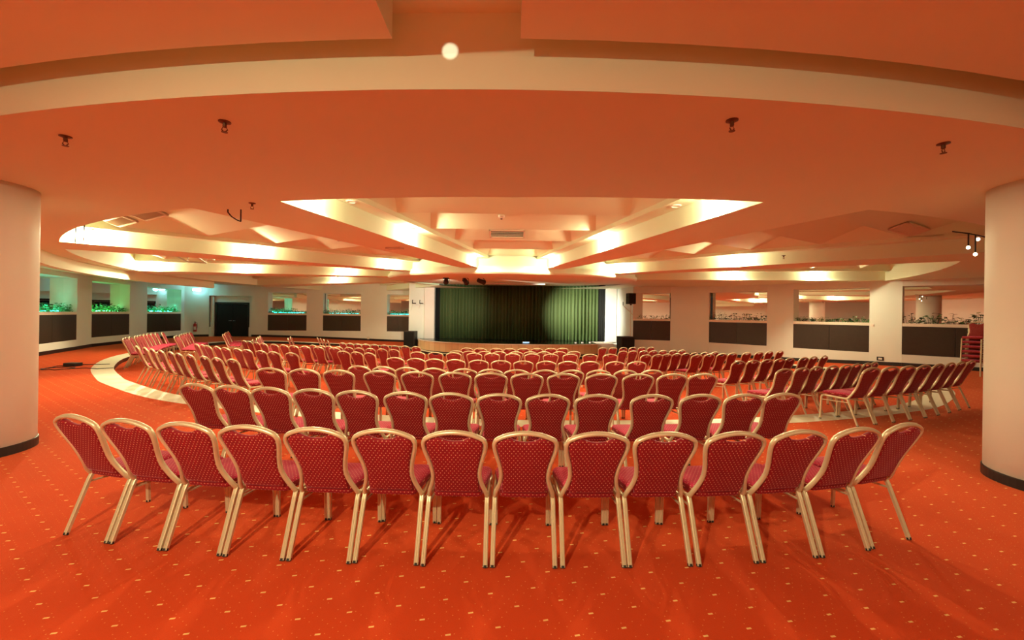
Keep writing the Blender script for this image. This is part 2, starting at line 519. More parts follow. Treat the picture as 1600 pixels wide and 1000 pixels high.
bmesh.ops.recalc_face_normals(bm, faces=list(bm.faces))
struct(obj('ceiling', bm, 'ceiling_paint'))

# hanging bulkhead along the left side and the lower ceiling behind it
bm = bmesh.new()
t = -93.0
prof = [(15.1, 3.14), (15.1, 2.80), (15.3, 2.80), (15.3, 3.10), (26, 3.10)]
while t < -43:
    t1 = min(t + 1.5, -43)
    for (r0, z0), (r1, z1) in zip(prof, prof[1:]):
        polar_quad(bm, t, t1, cst(r0), cst(r1), z0, z1)
    t = t1
bm.faces.new([polar_pt(bm, -93, r, z) for r, z in ((15.1, 3.14), (15.1, 2.8), (15.3, 2.8), (15.3, 3.14))])
bm.faces.new([polar_pt(bm, -93, r, z) for r, z in ((15.3, 3.10), (26, 3.10), (26, 3.6), (15.3, 3.14))])
bmesh.ops.remove_doubles(bm, verts=list(bm.verts), dist=.0005)
struct(obj('ceiling', bm, 'ceiling_paint'))

# curved fascia towards the camera, recess and front slab with its channel
bm = bmesh.new()
t = -44.0
while t < 66:
    t1 = t + 1.0
    polar_quad(bm, t, t1, cst(R_FASCIA), cst(R_FASCIA), 3.13, 3.62)
    polar_quad(bm, t, t1, cst(R_FASCIA), cst(17.3), 3.62, 3.62)
    t = t1
bmesh.ops.remove_doubles(bm, verts=list(bm.verts), dist=.0005)
struct(obj('trim_3', bm, 'ceiling_paint', smooth=False))
bm = bmesh.new()
ZS = 3.34
CH0, CH1 = -.74, .03
xs = sorted(set([round(-25 + .5 * i, 3) for i in range(91)] + [CH0, CH1]))
def yed(x): return HC[1] - math.sqrt(max(17.2 ** 2 - min(abs(x), 12.2) ** 2, 0)) + (0 if abs(x) < 12.2 else 1.2)
for x0, x1 in zip(xs, xs[1:]):
    if x0 >= CH0 - 1e-6 and x1 <= CH1 + 1e-6:
        p = [(x0, -6.8, 3.62), (x1, -6.8, 3.62), (x1, yed(x1) - .1, 3.62), (x0, yed(x0) - .1, 3.62)]
        bm.faces.new([bm.verts.new(q) for q in p]); continue
    p = [(x0, -6.8, ZS), (x1, -6.8, ZS), (x1, yed(x1), ZS), (x0, yed(x0), ZS)]
    bm.faces.new([bm.verts.new(q) for q in p])
    p = [(x0, yed(x0), ZS), (x1, yed(x1), ZS), (x1, yed(x1), 3.64), (x0, yed(x0), 3.64)]
    bm.faces.new([bm.verts.new(q) for q in p])
for x in (CH0, CH1):
    p = [(x, -6.8, ZS), (x, yed(x), ZS), (x, yed(x), 3.62), (x, -6.8, 3.62)]
    bm.faces.new([bm.verts.new(q) for q in p])
struct(obj('ceiling', bm, 'ceiling_paint'))

# folded ceiling bays between the beams
def bay(ax):
    A = math.radians(ax); T12 = math.tan(math.radians(12))
    U = Vector((math.sin(A), -math.cos(A))); V = Vector((math.cos(A), math.sin(A)))
    bm = bmesh.new()
    def P(a, s, z):
        q = Vector(HC) + U * a + V * s
        return bm.verts.new((q.x, q.y, z))
    zl = lambda a: zu(a / math.cos(math.radians(12)))
    hw = lambda a: a * T12
    H1, LED, LIP = .33, .34, .09
    for sg in (-1, 1):
        As = [rin(ax + sg * 12) * math.cos(math.radians(12)), 12.5, 10.5, 8.5, 7.0, 5.575]
        for a0, a1 in zip(As, As[1:]):
            rows = [[(hw(a), zl(a)), (hw(a), zl(a) + H1), (hw(a) - LED, zl(a) + H1), (hw(a) - LED, zl(a) + H1 + LIP)] for a in (a0, a1)]
            for k in range(3):
                bm.faces.new((P(a0, sg * rows[0][k][0], rows[0][k][1]), P(a1, sg * rows[1][k][0], rows[1][k][1]),
                              P(a1, sg * rows[1][k + 1][0], rows[1][k + 1][1]), P(a0, sg * rows[0][k + 1][0], rows[0][k + 1][1])))
    a = 5.575                                          # inner end face
    bm.faces.new((P(a, -hw(a), zl(a)), P(a, hw(a), zl(a)), P(a, hw(a), zl(a) + .5), P(a, -hw(a), zl(a) + .5)))
    for i in range(-8, 8):                             # outer curved end face
        t0, t1 = ax + i * 1.5, ax + i * 1.5 + 1.5
        polar_quad(bm, t0, t1, rin, rin, 3.13, 4.7)
    hi = lambda a: hw(a) - LED
    zr = lambda a: zl(a) + H1 + LIP
    ridges = [13.49, 11.96, 10.43, 8.90, 7.34]
    ao = 16.3; zo = zr(ridges[0]) + (16.3 - ridges[0]) * .30
    bm.faces.new((P(ao, -hi(ao), zo), P(ao, hi(ao), zo), P(ridges[0], hi(ridges[0]), zr(ridges[0])), P(ridges[0], -hi(ridges[0]), zr(ridges[0]))))
    for sg in (-1, 1): bm.faces.new((P(ao, sg * hi(ao), zo), P(ao, sg * hi(ao), 3.3), P(ridges[0], sg * hi(ridges[0]), zr(ridges[0]))))
    for a0, a1 in zip(ridges, ridges[1:] + [5.7]):
        av = a0 - .40
        zv = zr(a0) + (.37 if a1 > 6 else .22)
        wv = max(.12, hi(av) - .46)
        r0 = [P(a0, -hi(a0), zr(a0)), P(a0, hi(a0), zr(a0))]
        v0 = [P(av, -wv, zv), P(av, wv, zv)]
        r1 = [P(a1, -hi(a1), zr(a1)), P(a1, hi(a1), zr(a1))]
        bm.faces.new((r0[0], r0[1], v0[1], v0[0]))
        bm.faces.new((v0[0], v0[1], r1[1], r1[0]))
        bm.faces.new((r0[0], v0[0], r1[0])); bm.faces.new((r0[1], r1[1], v0[1]))
    bm.faces.new((P(16.4, -3.5, 4.72), P(16.4, 3.5, 4.72), P(5.5, 1.2, 4.72), P(5.5, -1.2, 4.72)))
    struct(obj('ceiling', bm, 'ceiling_paint'))
for ax in BAYS: bay(ax)

# canopy over the stage front
bm = bmesh.new()
zc = lambda y: 3.085 + .034 * (y - 14.0)
top = []; low = []; lip = []
for i in range(96):
    x, y = pol(i * 3.75, 5.78); xl, yl = pol(i * 3.75, 5.72)
    top.append(bm.verts.new((x, y, max(zu(R_HUB), zc(y)) + .06))); low.append(bm.verts.new((x, y, zc(y) + .05))); 
    lip.append(bm.verts.new((xl, yl, zc(yl))))
for i in range(96):
    j = (i + 1) % 96
    bm.faces.new((top[i], top[j], low[j], low[i])); bm.faces.new((low[i], low[j], lip[j], lip[i]))
cv = bm.verts.new((0, 19.6, zc(19.6)))
for i in range(96): bm.faces.new((lip[i], lip[(i + 1) % 96], cv))
struct(obj('trim_4', bm, 'ceiling_paint'))

# ------------------------------------------------------------------ columns
def column(x, y, r, label):
    t = thing('column', label, 'column', (x, y, 0))
    bm = bmesh.new(); lathe(bm, [(r, 0.0), (r, 2.6), (r, 3.135)], 64); obj('shaft', bm, 'column_paint', t, smooth=True)
    bm = bmesh.new(); lathe(bm, [(r + .012, -.005), (r + .012, .10), (r, .105)], 64); obj('base_band', bm, 'black_skirting', t, smooth=False)
column(-6.31, 4.66, .55, 'round cream column with black base band at the left edge of the room')
column(5.68, 4.13, .55, 'round cream column with black base band at the right edge of the room')

# ------------------------------------------------------------------ stage
front = [(-5.72, 25.0), (-5.68, 24.4), (-5.1, 23.35), (-4.2, 22.45), (-3.3, 21.88), (-1.8, 21.4), (0, 21.18), (1.8, 21.25), (3.3, 21.55), (4.75, 22.2)]
fr = [(p.x, p.y) for p in catmull(front, 5)]
stage = thing('stage', 'low curved stage faced in peach stone slabs under the green curtain', 'stage', (0, 23, -.5))
def st(name, bm, m): return obj(name, bm, m, stage, loc=(0, -23, .5))
ZT = .12
SB = [(4.75, 23.9), (5.46, 24.1), (5.46, 26.5), (-4.72, 26.9), (-4.72, 25.12), (-5.70, 24.92)]
bm = bmesh.new(); prism(bm, fr + SB, -.62, ZT - .05); st('stone_front', bm, 'stage_stone')
bm = bmesh.new()
rim = offset_poly(fr, .025) + SB[:-1] + [(-5.73, 24.92)]
prism(bm, rim, ZT - .05, ZT - .005); st('stone_edge', bm, 'ledge_paint')
bm = bmesh.new(); prism(bm, [(x * .985, y + .10) for x, y in fr] + [(4.68, 23.9), (5.44, 24.15), (5.44, 26.4), (-4.7, 26.8), (-4.7, 25.12), (-5.6, 24.9)], ZT - .02, ZT + .01); st('stage_floor', bm, 'black_gloss')
bm = bmesh.new(); prism(bm, [(x * 1.003, y - .015) for x, y in fr] + [(4.76, 23.85), (-5.70, 24.9)], -.66, -.43); st('base_strip', bm, 'black_skirting')
bm = bmesh.new(); prism(bm, [(4.78, 22.45), (5.75, 22.75), (5.9, 23.7), (4.78, 23.9)], -.62, ZT - .02); st('side_block', bm, 'ledge_paint')

# portal walls beside, behind and above the curtain
for nm, poly, z0 in (('wall_stage_left', [(-6.38, 24.95), (-4.75, 25.2), (-4.75, 25.7), (-6.4, 27.0)], -.62), ('wall_stage_right', [(5.5, 24.15), (6.2, 23.88), (6.6, 24.6), (5.5, 26.55)], -.62),
                     ('trim_7', [(-4.9, 25.45), (5.6, 24.45), (5.6, 26.55), (-4.9, 27.0)], 3.47), ('wall_stage_back', [(-6.4, 27.0), (6.4, 26.55), (6.4, 27.4), (-6.4, 27.4)], -.62)):
    bm = bmesh.new(); prism(bm, poly, z0, WALL_TOP); bmesh.ops.recalc_face_normals(bm, faces=list(bm.faces)); struct(obj(nm, bm, 'wall_paint'))
bm = bmesh.new()
box(bm, (-5.1, 24.98, 1.75), (.62, .26, 3.5)); bevel(bm, .01, 1)
struct(obj('trim_5', bm, 'white_paint'))
bm = bmesh.new()
box(bm, (5.86, 23.86, 1.72), (.60, .22, 3.2)); bevel(bm, .01, 1)
struct(obj('trim_6', bm, 'white_paint'))

def drape(name, p, q, z0, z1, folds, amp, m, label, cat, seed):
    rnd = random.Random(seed)
    P = Vector(p); Q = Vector(q); t = (Q - P); L = t.length; t.normalize(); nrm = Vector((t.y, -t.x))
    n = folds * 8
    ph = [rnd.uniform(-.9, .9) for _ in range(folds + 1)]; am = [rnd.uniform(.45, 1.3) for _ in range(folds + 1)]
    bm = bmesh.new(); cols = []
    for i in range(n + 1):
        f = i / 8; k = min(int(f), folds - 1); w = f - k
        a = am[k] * (1 - w) + am[k + 1] * w; s = ph[k] * (1 - w) + ph[k + 1] * w
        d = amp * a * (math.sin(2 * math.pi * f + s) + .35 * math.sin(4 * math.pi * f + 2 * s))
        x = P + t * (L * i / n)
        col = []
        for z in (z0, z0 + (z1 - z0) * .5, z1):
            g = 1.0 if z < z1 else .8
            pt = x + nrm * d * g
            col.append(bm.verts.new((pt.x, pt.y, z)))
        cols.append(col)
    for c0, c1 in zip(cols, cols[1:]):
        for k in range(2): bm.faces.new((c0[k], c1[k], c1[k + 1], c0[k + 1]))
    o = obj(name, bm, m, smooth=True)
    md = o.modifiers.new('thickness', 'SOLIDIFY'); md.thickness = .012
    return tag(o, label, cat)
drape('stage_curtain', (-4.72, 25.35), (5.55, 24.35), ZT + .015, 3.5, 50, .085, 'green_velvet', 'long green velvet curtain drawn across the whole stage', 'curtain', 3)
drape('side_drape', (-4.78, 25.12), (-4.50, 25.1), ZT + .015, 3.5, 3, .02, 'black_cloth', 'narrow black drape at the left end of the green curtain', 'curtain', 5)
drape('side_drape', (5.18, 24.15), (5.58, 24.1), ZT + .015, 3.5, 4, .02, 'black_cloth', 'narrow black drape at the right end of the green curtain', 'curtain', 6)

bm = bmesh.new(); box(bm, (.05, 21.6, zc(21.6) - .03), (3.4, .09, .055)); bevel(bm, .008, 1)
tag(obj('batten', bm, 'white_paint'), 'long white batten hanging above the middle of the green curtain', 'rail')

# lanterns under the canopy
def par(x, y, z, tgt, label, power, color, ang, kind):
    t = thing('stage_light', label, 'spotlight', (x, y, z), 0, 'stage lights under the canopy')
    d = (Vector(tgt) - Vector((x, y, z))).normalized()
    q = d.to_track_quat('Z', 'Y').to_matrix()
    def put(bm):
        for v in bm.verts: v.co = q @ v.co
    bm = bmesh.new()
    lathe(bm, [(.05, -.20), (.085, -.17), (.095, .0), (.10, .17), (.112, .18), (.112, .20), (.095, .20), (.09, .15)], 20)
    put(bm); obj('housing', bm, 'black_plastic', t, smooth=True)
    bm = bmesh.new(); lathe(bm, [(.0001, .155), (.09, .155), (.0001, .165)], 20); put(bm); obj('lens', bm, 'steel', t)
    bm = bmesh.new()
    tube(bm, [(-.13, 0, 0), (-.13, 0, .10), (-.05, 0, .15), (.05, 0, .15), (.13, 0, .10), (.13, 0, 0)], .012, n=6)
    tube(bm, [(0, 0, .15), (0, 0, zc(y) - z - .002)], .014, n=6)
    obj('yoke', bm, 'black_plastic', t)
    if kind == 'moving':
        bm = bmesh.new(); box(bm, (0, 0, .12), (.22, .16, .06)); bevel(bm, .01); obj('base', bm, 'black_plastic', t)
    lamp('stage_light_beam', Vector((x, y, z)) + d * .23, power, color, .08, t, 'SPOT', tgt, ang, 1.0)
par(-2.80, 17.0, 3.05, (-4.2, 25.1, 1.9), 'leftmost of the three black stage lights under the canopy', 1100, (1, .95, .75), 48, 'moving')
par(-1.98, 17.0, 3.05, (-1.0, 25, 1.0), 'middle black stage light under the canopy', 60, (1, .95, .75), 30, 'par')
par(-1.33, 17.0, 3.06, (4.4, 24.3, 1.55), 'rightmost of the three black stage lights under the canopy', 8500, (1, .97, .78), 34, 'par')

# small things along the stage edge
for i, (x, y) in enumerate([(3.55, 22.3), (3.95, 22.5), (4.42, 22.75)]):
    t = thing('footlight', ['leftmost', 'middle', 'rightmost'][i] + ' of the small white footlights at the right end of the stage floor', 'footlight', (x, y, ZT + .01), .4, 'footlights on the stage')
    bm = bmesh.new(); box(bm, (0, 0, .03), (.10, .08, .06)); bevel(bm, .012); obj('housing', bm, 'white_paint', t)
    bm = bmesh.new(); box(bm, (0, .042, .035), (.07, .006, .035)); obj('lens', bm, 'bulb_small', t)
t = thing('floor_light', 'small blue-white light bar lying on the stage floor near its middle', 'light', (.78, 21.9, ZT + .01))
bm = bmesh.new(); box(bm, (0, 0, .04), (.42, .10, .08)); bevel(bm, .015); obj('housing', bm, 'steel', t)
bm = bmesh.new(); box(bm, (0, -.052, .045), (.34, .006, .04)); obj('lens', bm, 'bulb_blue', t)

# ------------------------------------------------------------------ loudspeakers
def speaker_box(name, x, y, z, w, d, h, rz, label):
    t = thing(name, label, 'speaker', (x, y, z), rz)
    bm = bmesh.new(); box(bm, (0, 0, h / 2), (w, d, h)); bevel(bm, .02); obj('cabinet', bm, 'black_plastic', t)
    bm = bmesh.new(); box(bm, (0, -d / 2 - .006, h / 2), (w * .88, .012, h * .88)); bevel(bm, .004, 1); obj('grille', bm, 'black_cloth', t)
    bm = bmesh.new()
    for sx in (-1, 1): box(bm, (sx * (w / 2 + .004), 0, h * .6), (.008, .16, .06))
    obj('handle', bm, 'black_rubber', t)
    return t
zf = zb(-6.1, 24.45)
speaker_box('subwoofer', -6.12, 24.42, zf, .66, .60, .98, -.1, 'large black subwoofer on the floor left of the stage')
zf = zb(5.95, 20.95)
speaker_box('subwoofer', 5.92, 20.95, zf, .72, .62, 1.05, .15, 'large black subwoofer on the floor right of the stage')
sp = speaker_box('loudspeaker', 6.18, 21.0, 2.30, .40, .34, .56, .2, 'black loudspeaker on a pole above the right subwoofer')
bm = bmesh.new(); tube(bm, [(0, 0, -1.68), (0, 0, .01)], .018, n=10); obj('pole', bm, 'grille_metal', sp)
bm = bmesh.new(); lathe(bm, [(.05, -.06), (.05, 0)], 12); obj('pole_socket', bm, 'black_plastic', sp)
br = thing('wall_bracket', 'pale slanting wall bracket right of the stage below the loudspeaker', 'bracket', (6.36, 22.6, 1.9))
bm = bmesh.new(); tube(bm, [(-.25, -.4, .35), (.02, -.75, .02), (.12, -.9, -.15)], .02, n=8); obj('arm', bm, 'grille_metal', br)
bm = bmesh.new(); tube(bm, [(-.25, -.4, .35), (-.25, -.4, .55)], .02, n=8); obj('hook', bm, 'black_plastic', br)
bm = bmesh.new(); tube(bm, [(-.25, -.4, .35), (-.05, .12, .30)], .016, n=8); obj('wall_arm', bm, 'grille_metal', br)
for i, x in enumerate((-6.15, -5.72)):
    br = thing('wall_bracket', ['left', 'right'][i] + ' black L-shaped bracket on the wall left of the stage', 'bracket', (x, 24.98 + .1 * i, 2.28), 0, 'L-shaped wall brackets')
    bm = bmesh.new(); tube(bm, [(0, .01, .2), (0, -.10, .2), (0, -.12, .0), (.0, -.12, -.02)], .022, n=6); obj('upright', bm, 'black_plastic', br)
    bm = bmesh.new(); tube(bm, [(0, -.12, 0), (.22, -.14, 0)], .028, n=6); obj('foot', bm, 'black_plastic', br)
    bm = bmesh.new(); tube(bm, [(.05, -.12, 0), (-.12, .0, -.45)], .008, n=6); obj('brace', bm, 'grille_metal', br)

# ------------------------------------------------------------------ double door in the back left corner
P, Q, tdir, nrm = seg_frame((-19.35, 25.75), (-16.85, 26.1))
ang = math.atan2(tdir.y, tdir.x)
dm = (P + Q) / 2 + tdir * -.02 + nrm * .30
dz = zb(dm.x, dm.y)
door = bpy.data.objects.new('door_1', None); COL.objects.link(door); struct(door)
door.location = (dm.x, dm.y, dz); door.rotation_euler = (0, 0, ang)
bm = bmesh.new()
for s in (-1, 1): box(bm, (s * .97, -.0, 1.1), (.10, .12, 2.2))
box(bm, (0, 0, 2.16), (2.04, .12, .10)); obj('frame', bm, 'black_skirting', door)
for s in (-1, 1):
    bm = bmesh.new(); box(bm, (s * .46, .0, 1.055), (.912, .05, 2.09)); bevel(bm, .006, 1); lf = obj('door_leaf', bm, 'door_paint', door)
    bm = bmesh.new(); lathe(bm, [(.025, 0), (.025, -.04)], 10, (s * .07, -.027, 1.02), 'Y'); tube(bm, [(s * .07, -.07, 1.02), (s * .20, -.07, 1.02)], .011, n=6); obj('handle', bm, 'steel', lf)
bm = bmesh.new()          # plaster surround of the door recess
for s in (-1, 1): box(bm, (s * 1.18, -.12, .30), (.16, .30, .62))
for s in (-1, 1): box(bm, (s * 1.16, -.05, 1.35), (.20, .12, 2.6))
obj('surround', bm, 'wall_paint', door)

# fire extinguisher on the corner wall
P, Q, tdir, nrm = seg_frame((-20.4, 25.1), (-19.35, 25.75))
p = P + tdir * .55 - nrm * .11
fe = thing('fire_extinguisher', 'red fire extinguisher on the wall left of the dark double door', 'extinguisher', (p.x, p.y, zb(p.x, p.y) + .33), math.atan2(tdir.y, tdir.x))
bm = bmesh.new(); lathe(bm, [(.0, 0), (.085, 0), (.09, .02), (.09, .42), (.075, .48), (.03, .52), (.03, .56)], 20); obj('cylinder', bm, 'red_paint', fe, smooth=True)
bm = bmesh.new(); box(bm, (0, 0, .59), (.05, .05, .06)); tube(bm, [(0, 0, .60), (.0, -.10, .64)], .012, n=6); obj('valve', bm, 'black_plastic', fe)
bm = bmesh.new(); tube(bm, [(.03, 0, .59), (.10, -.02, .55), (.115, -.02, .35), (.10, -.03, .20)], .011, n=6); obj('hose', bm, 'black_rubber', fe)
bm = bmesh.new()
pts = [(math.sin(a) * .0915, -math.cos(a) * .0915) for a in [(-.7 + 1.4 * i / 8) for i in range(9)]]
for (x0, y0), (x1, y1) in zip(pts, pts[1:]): bm.faces.new([bm.verts.new(q) for q in ((x0, y0, .12), (x1, y1, .12), (x1, y1, .32), (x0, y0, .32))])
obj('label_sheet', bm, 'paper', fe)
bm = bmesh.new(); box(bm, (0, .10, .40), (.08, .03, .10)); obj('wall_hook', bm, 'steel', fe)

# cyan emergency lamp high on the corner wall
p = P + tdir * .62 - nrm * .10
el = thing('emergency_lamp', 'bright cyan emergency lamp high on the wall above the fire extinguisher', 'lamp', (p.x, p.y, 2.86), math.atan2(tdir.y, tdir.x))
bm = bmesh.new(); box(bm, (0, .06, .09), (.46, .07, .18)); bevel(bm, .01, 1); obj('housing', bm, 'white_paint', el)
bm = bmesh.new(); box(bm, (0, 0, .09), (.42, .06, .15)); bevel(bm, .01, 1); obj('diffuser', bm, 'bulb_cyan', el)
q = p - nrm * .30
lamp('emergency_lamp_light', (q.x, q.y, 2.93), 7, (.25, .85, 1.0), .12, el)

# wall sockets
def plate(p, q, f, z, w, h, label, m2):
    P, Q, t, nrm = seg_frame(p, q); c = P + (Q - P) * f - nrm * .008
    o = thing('wall_socket', label, 'socket', (c.x, c.y, z), math.atan2(t.y, t.x))
    sgn = -1 if nrm.dot(Vector((-t.y, t.x))) > 0 else 1
    bm = bmesh.new(); box(bm, (0, 0, 0), (w, .02, h)); bevel(bm, .004, 1); obj('frame', bm, m2, o)
    bm = bmesh.new(); box(bm, (0, sgn * .012, 0), (w * .55, .012, h * .5)); obj('insert', bm, 'white_paint', o)
plate((13.74, 15.5), (14.3, 14.78), .36, .20, .20, .14, 'black framed wall socket low on the right wall between two dark panels', 'black_plastic')
plate((13.74, 15.5), (14.3, 14.78), .10, 1.46, .10, .10, 'small switch plate on the right wall beside a ledge', 'white_paint')
plate((-10.17, 27.12), (-8.45, 27.25), .30, -.05, .14, .16, 'small pale wall socket low on the back wall between two dark panels', 'grille_metal')

# ------------------------------------------------------------------ ceiling fittings
def ceil_lamp_bulb(ax, side, r, watts):
    a = math.radians(side * 12); rr = r
    A = math.radians(ax)
    U = Vector((math.sin(A), -math.cos(A))); V = Vector((math.cos(A), math.sin(A)))
    ad = r * math.cos(math.radians(12)); s = side * (r * math.sin(math.radians(12)) - .13)
    p = Vector(HC) + U * ad + V * s
    z = zu(r) + .33
    where = {0: 'middle', -30: 'left', -60: 'far left', 30: 'right', 60: 'far right', -90: 'back left', -120: 'rear, added-lamp'}[ax]
    nth = 'outer' if r > 13 else ('middle' if r > 9 else 'inner')
    sd = ' on its left side' if (ax == 0 and side < 0) else (' on its right side' if ax == 0 else '')
    t = thing('bay_lamp', 'bright halogen lamp at the %s end of the %s ceiling bay%s' % (nth, where, sd) if nth != 'middle' else 'bright halogen lamp halfway along the %s ceiling bay%s' % (where, sd),
              'ceiling lamp', (p.x, p.y, z), ax and math.radians(ax), 'halogen lamps in the ceiling bays')
    bm = bmesh.new(); lathe(bm, [(.055, 0), (.055, -.03), (.035, -.035)], 16); obj('holder', bm, 'white_paint', t)
    bm = bmesh.new(); lathe(bm, [(.0001, -.09), (.02, -.085), (.03, -.06), (.02, -.036), (.0001, -.034)], 12); obj('bulb', bm, 'bulb_warm', t, smooth=True)
    lamp('bay_lamp_light', (p.x, p.y, z - .115), watts * .42, WARM, .035, t)
    q = p - V * (side * .6)
    lamp('bay_lamp_down_light', (p.x, p.y, z - .16), watts * 1.0, WARM, .05, t, 'SPOT', (q.x, q.y, z - 3.0), 160, .35)
for a in BAY_LAMPS: ceil_lamp_bulb(*a)
for i, (x, y, z, wts) in enumerate(KEY_FILL_LAMPS):
    nm = ['nearest the left of the front row', 'added as fill to the right behind the camera', 'added as fill far left behind the camera', 'added as fill far right behind the camera', 'added as fill at the rear wall'][i]
    t = thing('key_fill_downlight', 'round ceiling downlight ' + nm, 'ceiling lamp', (x, y, 3.34))
    bm = bmesh.new(); lathe(bm, [(.12, -.002), (.13, -.03), (.10, -.04), (.09, -.015)], 24); obj('ring', bm, 'white_paint', t, smooth=True)
    bm = bmesh.new(); lathe(bm, [(.0001, -.012), (.09, -.012), (.0001, -.011)], 20); obj('bulb', bm, 'bulb_small', t)
    lamp('key_fill_downlight_light', (x, y, 3.315), wts, WARM, .06, t, 'SPOT', (x * .8, y + .45, 1.0), 142, .25)
    if i == 0: lamp('ceiling_downlight_bulb_light', (x, y, 3.29), 160, WARM, .03, t)

t = thing('channel_spotlight', 'small spotlight in the ceiling channel throwing a bright patch on the curved fascia', 'spotlight', (-.62, .95, 3.56))
bm = bmesh.new(); lathe(bm, [(.03, -.09), (.04, -.08), (.04, .02), (.03, .03)], 14, (0, 0, 0), 'Y'); obj('housing', bm, 'black_plastic', t, smooth=True)
bm = bmesh.new(); tube(bm, [(0, 0, .03), (0, 0, .058)], .012, n=8); obj('stem', bm, 'steel', t)
lamp('channel_spotlight_light', (-.62, 1.0, 3.56), 80, (1, .93, .75), .01, t, 'SPOT', (-.42, 2.56, 3.375), 4, .4)

def sprinkler(x, y, z, label, grp='sprinkler heads on the front soffit'):
    t = thing('sprinkler', label, 'sprinkler', (x, y, z), .3, grp)
    bm = bmesh.new(); lathe(bm, [(.042, .0), (.042, -.006), (.022, -.012)], 16); obj('rosette', bm, 'brass_dark', t)
    bm = bmesh.new(); lathe(bm, [(.014, -.01), (.014, -.04), (.010, -.045)], 10); tube(bm, [(-.012, 0, -.045), (-.02, 0, -.06), (-.004, 0, -.078)], .004, n=6); tube(bm, [(.012, 0, -.045), (.02, 0, -.06), (.004, 0, -.078)], .004, n=6); obj('body', bm, 'brass_dark', t)
    bm = bmesh.new(); lathe(bm, [(.022, -.078), (.022, -.081)], 12); obj('deflector', bm, 'brass_dark', t)
sprinkler(-3.74, 3.36, 3.13, 'leftmost sprinkler head under the orange front soffit')
sprinkler(-2.20, 3.06, 3.13, 'sprinkler head left of centre under the orange front soffit')
sprinkler(1.58, 2.93, 3.13, 'sprinkler head right of centre under the orange front soffit')
sprinkler(3.48, 3.27, 3.13, 'rightmost sprinkler head under the orange front soffit')
sprinkler(-3.48, 5.37, 3.13, 'sprinkler head at the soffit edge beside the left ceiling bay')
sprinkler(6.45, 9.6, zu(11.9), 'tiny sprinkler head below the right ceiling beam', 'sprinkler heads deeper in the hall')

def disc(x, y, z, r, label, mt='white_paint', cat='downlight', name='recessed_downlight'):
    t = thing(name, label, cat, (x, y, z))
    bm = bmesh.new(); lathe(bm, [(r, 0), (r, -.012), (r * .75, -.018), (r * .7, -.006)], 24); obj('ring', bm, mt, t)
    bm = bmesh.new(); lathe(bm, [(.0001, -.005), (r * .7, -.005), (.0001, -.004)], 20); obj('lens', bm, 'grille_metal', t)
ledz = lambda r: zu(r) + .33
for s, lab in ((-1, 'round recessed downlight on the ledge left of the middle ceiling bay'), (1, 'round recessed downlight on the ledge right of the middle ceiling bay')):
    a = 13.1; disc(s * (a * math.tan(math.radians(12)) - .17), HC[1] - a, ledz(13.4), .085, lab)
t = thing('smoke_detector', 'small smoke detector on the middle ceiling bay ahead of the air grille', 'detector', (-.25, 8.55, 3.76))
bm = bmesh.new(); lathe(bm, [(.07, .03), (.07, -.01), (.045, -.04), (.0001, -.045)], 18); obj('body', bm, 'white_paint', t)
bm = bmesh.new(); lathe(bm, [(.025, -.044), (.02, -.055), (.0001, -.056)], 12); obj('sensor', bm, 'grille_dark', t)

def grille(loc, w, d, rot, label, slats=9, across=False):
    t = thing('air_grille', label, 'vent', loc); t.rotation_euler = rot
    bm = bmesh.new(); box(bm, (0, 0, .012), (w, d, .012)); obj('backing', bm, 'grille_dark', t)
    bm = bmesh.new()
    for s in (-1, 1): box(bm, (s * w / 2, 0, 0), (.04, d + .04, .03)); box(bm, (0, s * d / 2, 0), (w + .04, .04, .03))
    obj('frame', bm, 'grille_metal', t)
    bm = bmesh.new(); n = slats
    for i in range(n):
        f = (i + .5) / n - .5
        if across: box(bm, (f * w, 0, 0), (w / n * .45, d, .015), Matrix.Rotation(.5, 3, 'Y'))
        else: box(bm, (0, f * d, 0), (w, d / n * .45, .015), Matrix.Rotation(.5, 3, 'X'))
    obj('slats', bm, 'grille_metal', t)
slope = -math.atan2(.36, 1.15)
grille((-.15, 10.22, 3.725), .86, .36, (slope, 0, 0), 'rectangular air grille in the middle of the central ceiling bay', 5)
def bay_pt(ax, a, s):
    A = math.radians(ax); p = Vector(HC) + Vector((math.sin(A), -math.cos(A))) * a + Vector((math.cos(A), math.sin(A))) * s
    return p
def bay_grille(ax, a, s, w, d, label, ridge0, across=True, slats=14, outer=False):
    # lies on the sloping plate that falls to the ridge at 'ridge0'
    p = bay_pt(ax, a, s)
    z = zu(ridge0 / .978) + .42 + (a - ridge0) * (.37 / 1.13) - .03
    if outer: z = zu(13.79) + .42 + (a - 13.49) * .30 - .035
    M = Matrix.Rotation(math.radians(ax), 3, 'Z') @ Matrix.Rotation(-math.atan(.30) if outer else slope, 3, 'X')
    grille((p.x, p.y, z), w, d, M.to_euler(), label, slats, across)
bay_grille(-30, 13.68, -1.9, 1.0, .26, 'long slatted air grille in the left ceiling bay near its outer corner', 13.49, outer=True)
bay_grille(-30, 13.66, -.5, 1.0, .26, 'second slatted air grille in the left ceiling bay, farther from the corner', 13.49, outer=True)
bay_grille(-30, 9.5, -.2, .6, .34, 'small dark air grille in the left ceiling bay beside the beam', 8.9, False, 5)
bay_grille(30, 9.5, -.3, .6, .34, 'small dark air grille in the right ceiling bay beside the beam', 8.9, False, 5)
bay_grille(30, 13.76, 1.8, 1.2, .30, 'long slatted air grille in the right ceiling bay near the right column', 13.49, outer=True)
p = pol(-15, 10.6)
grille((p[0], p[1], zu(10.6) - .014), .34, .14, (0, 0, math.radians(-15)), 'small flush grille under the beam left of the middle bay', 4)

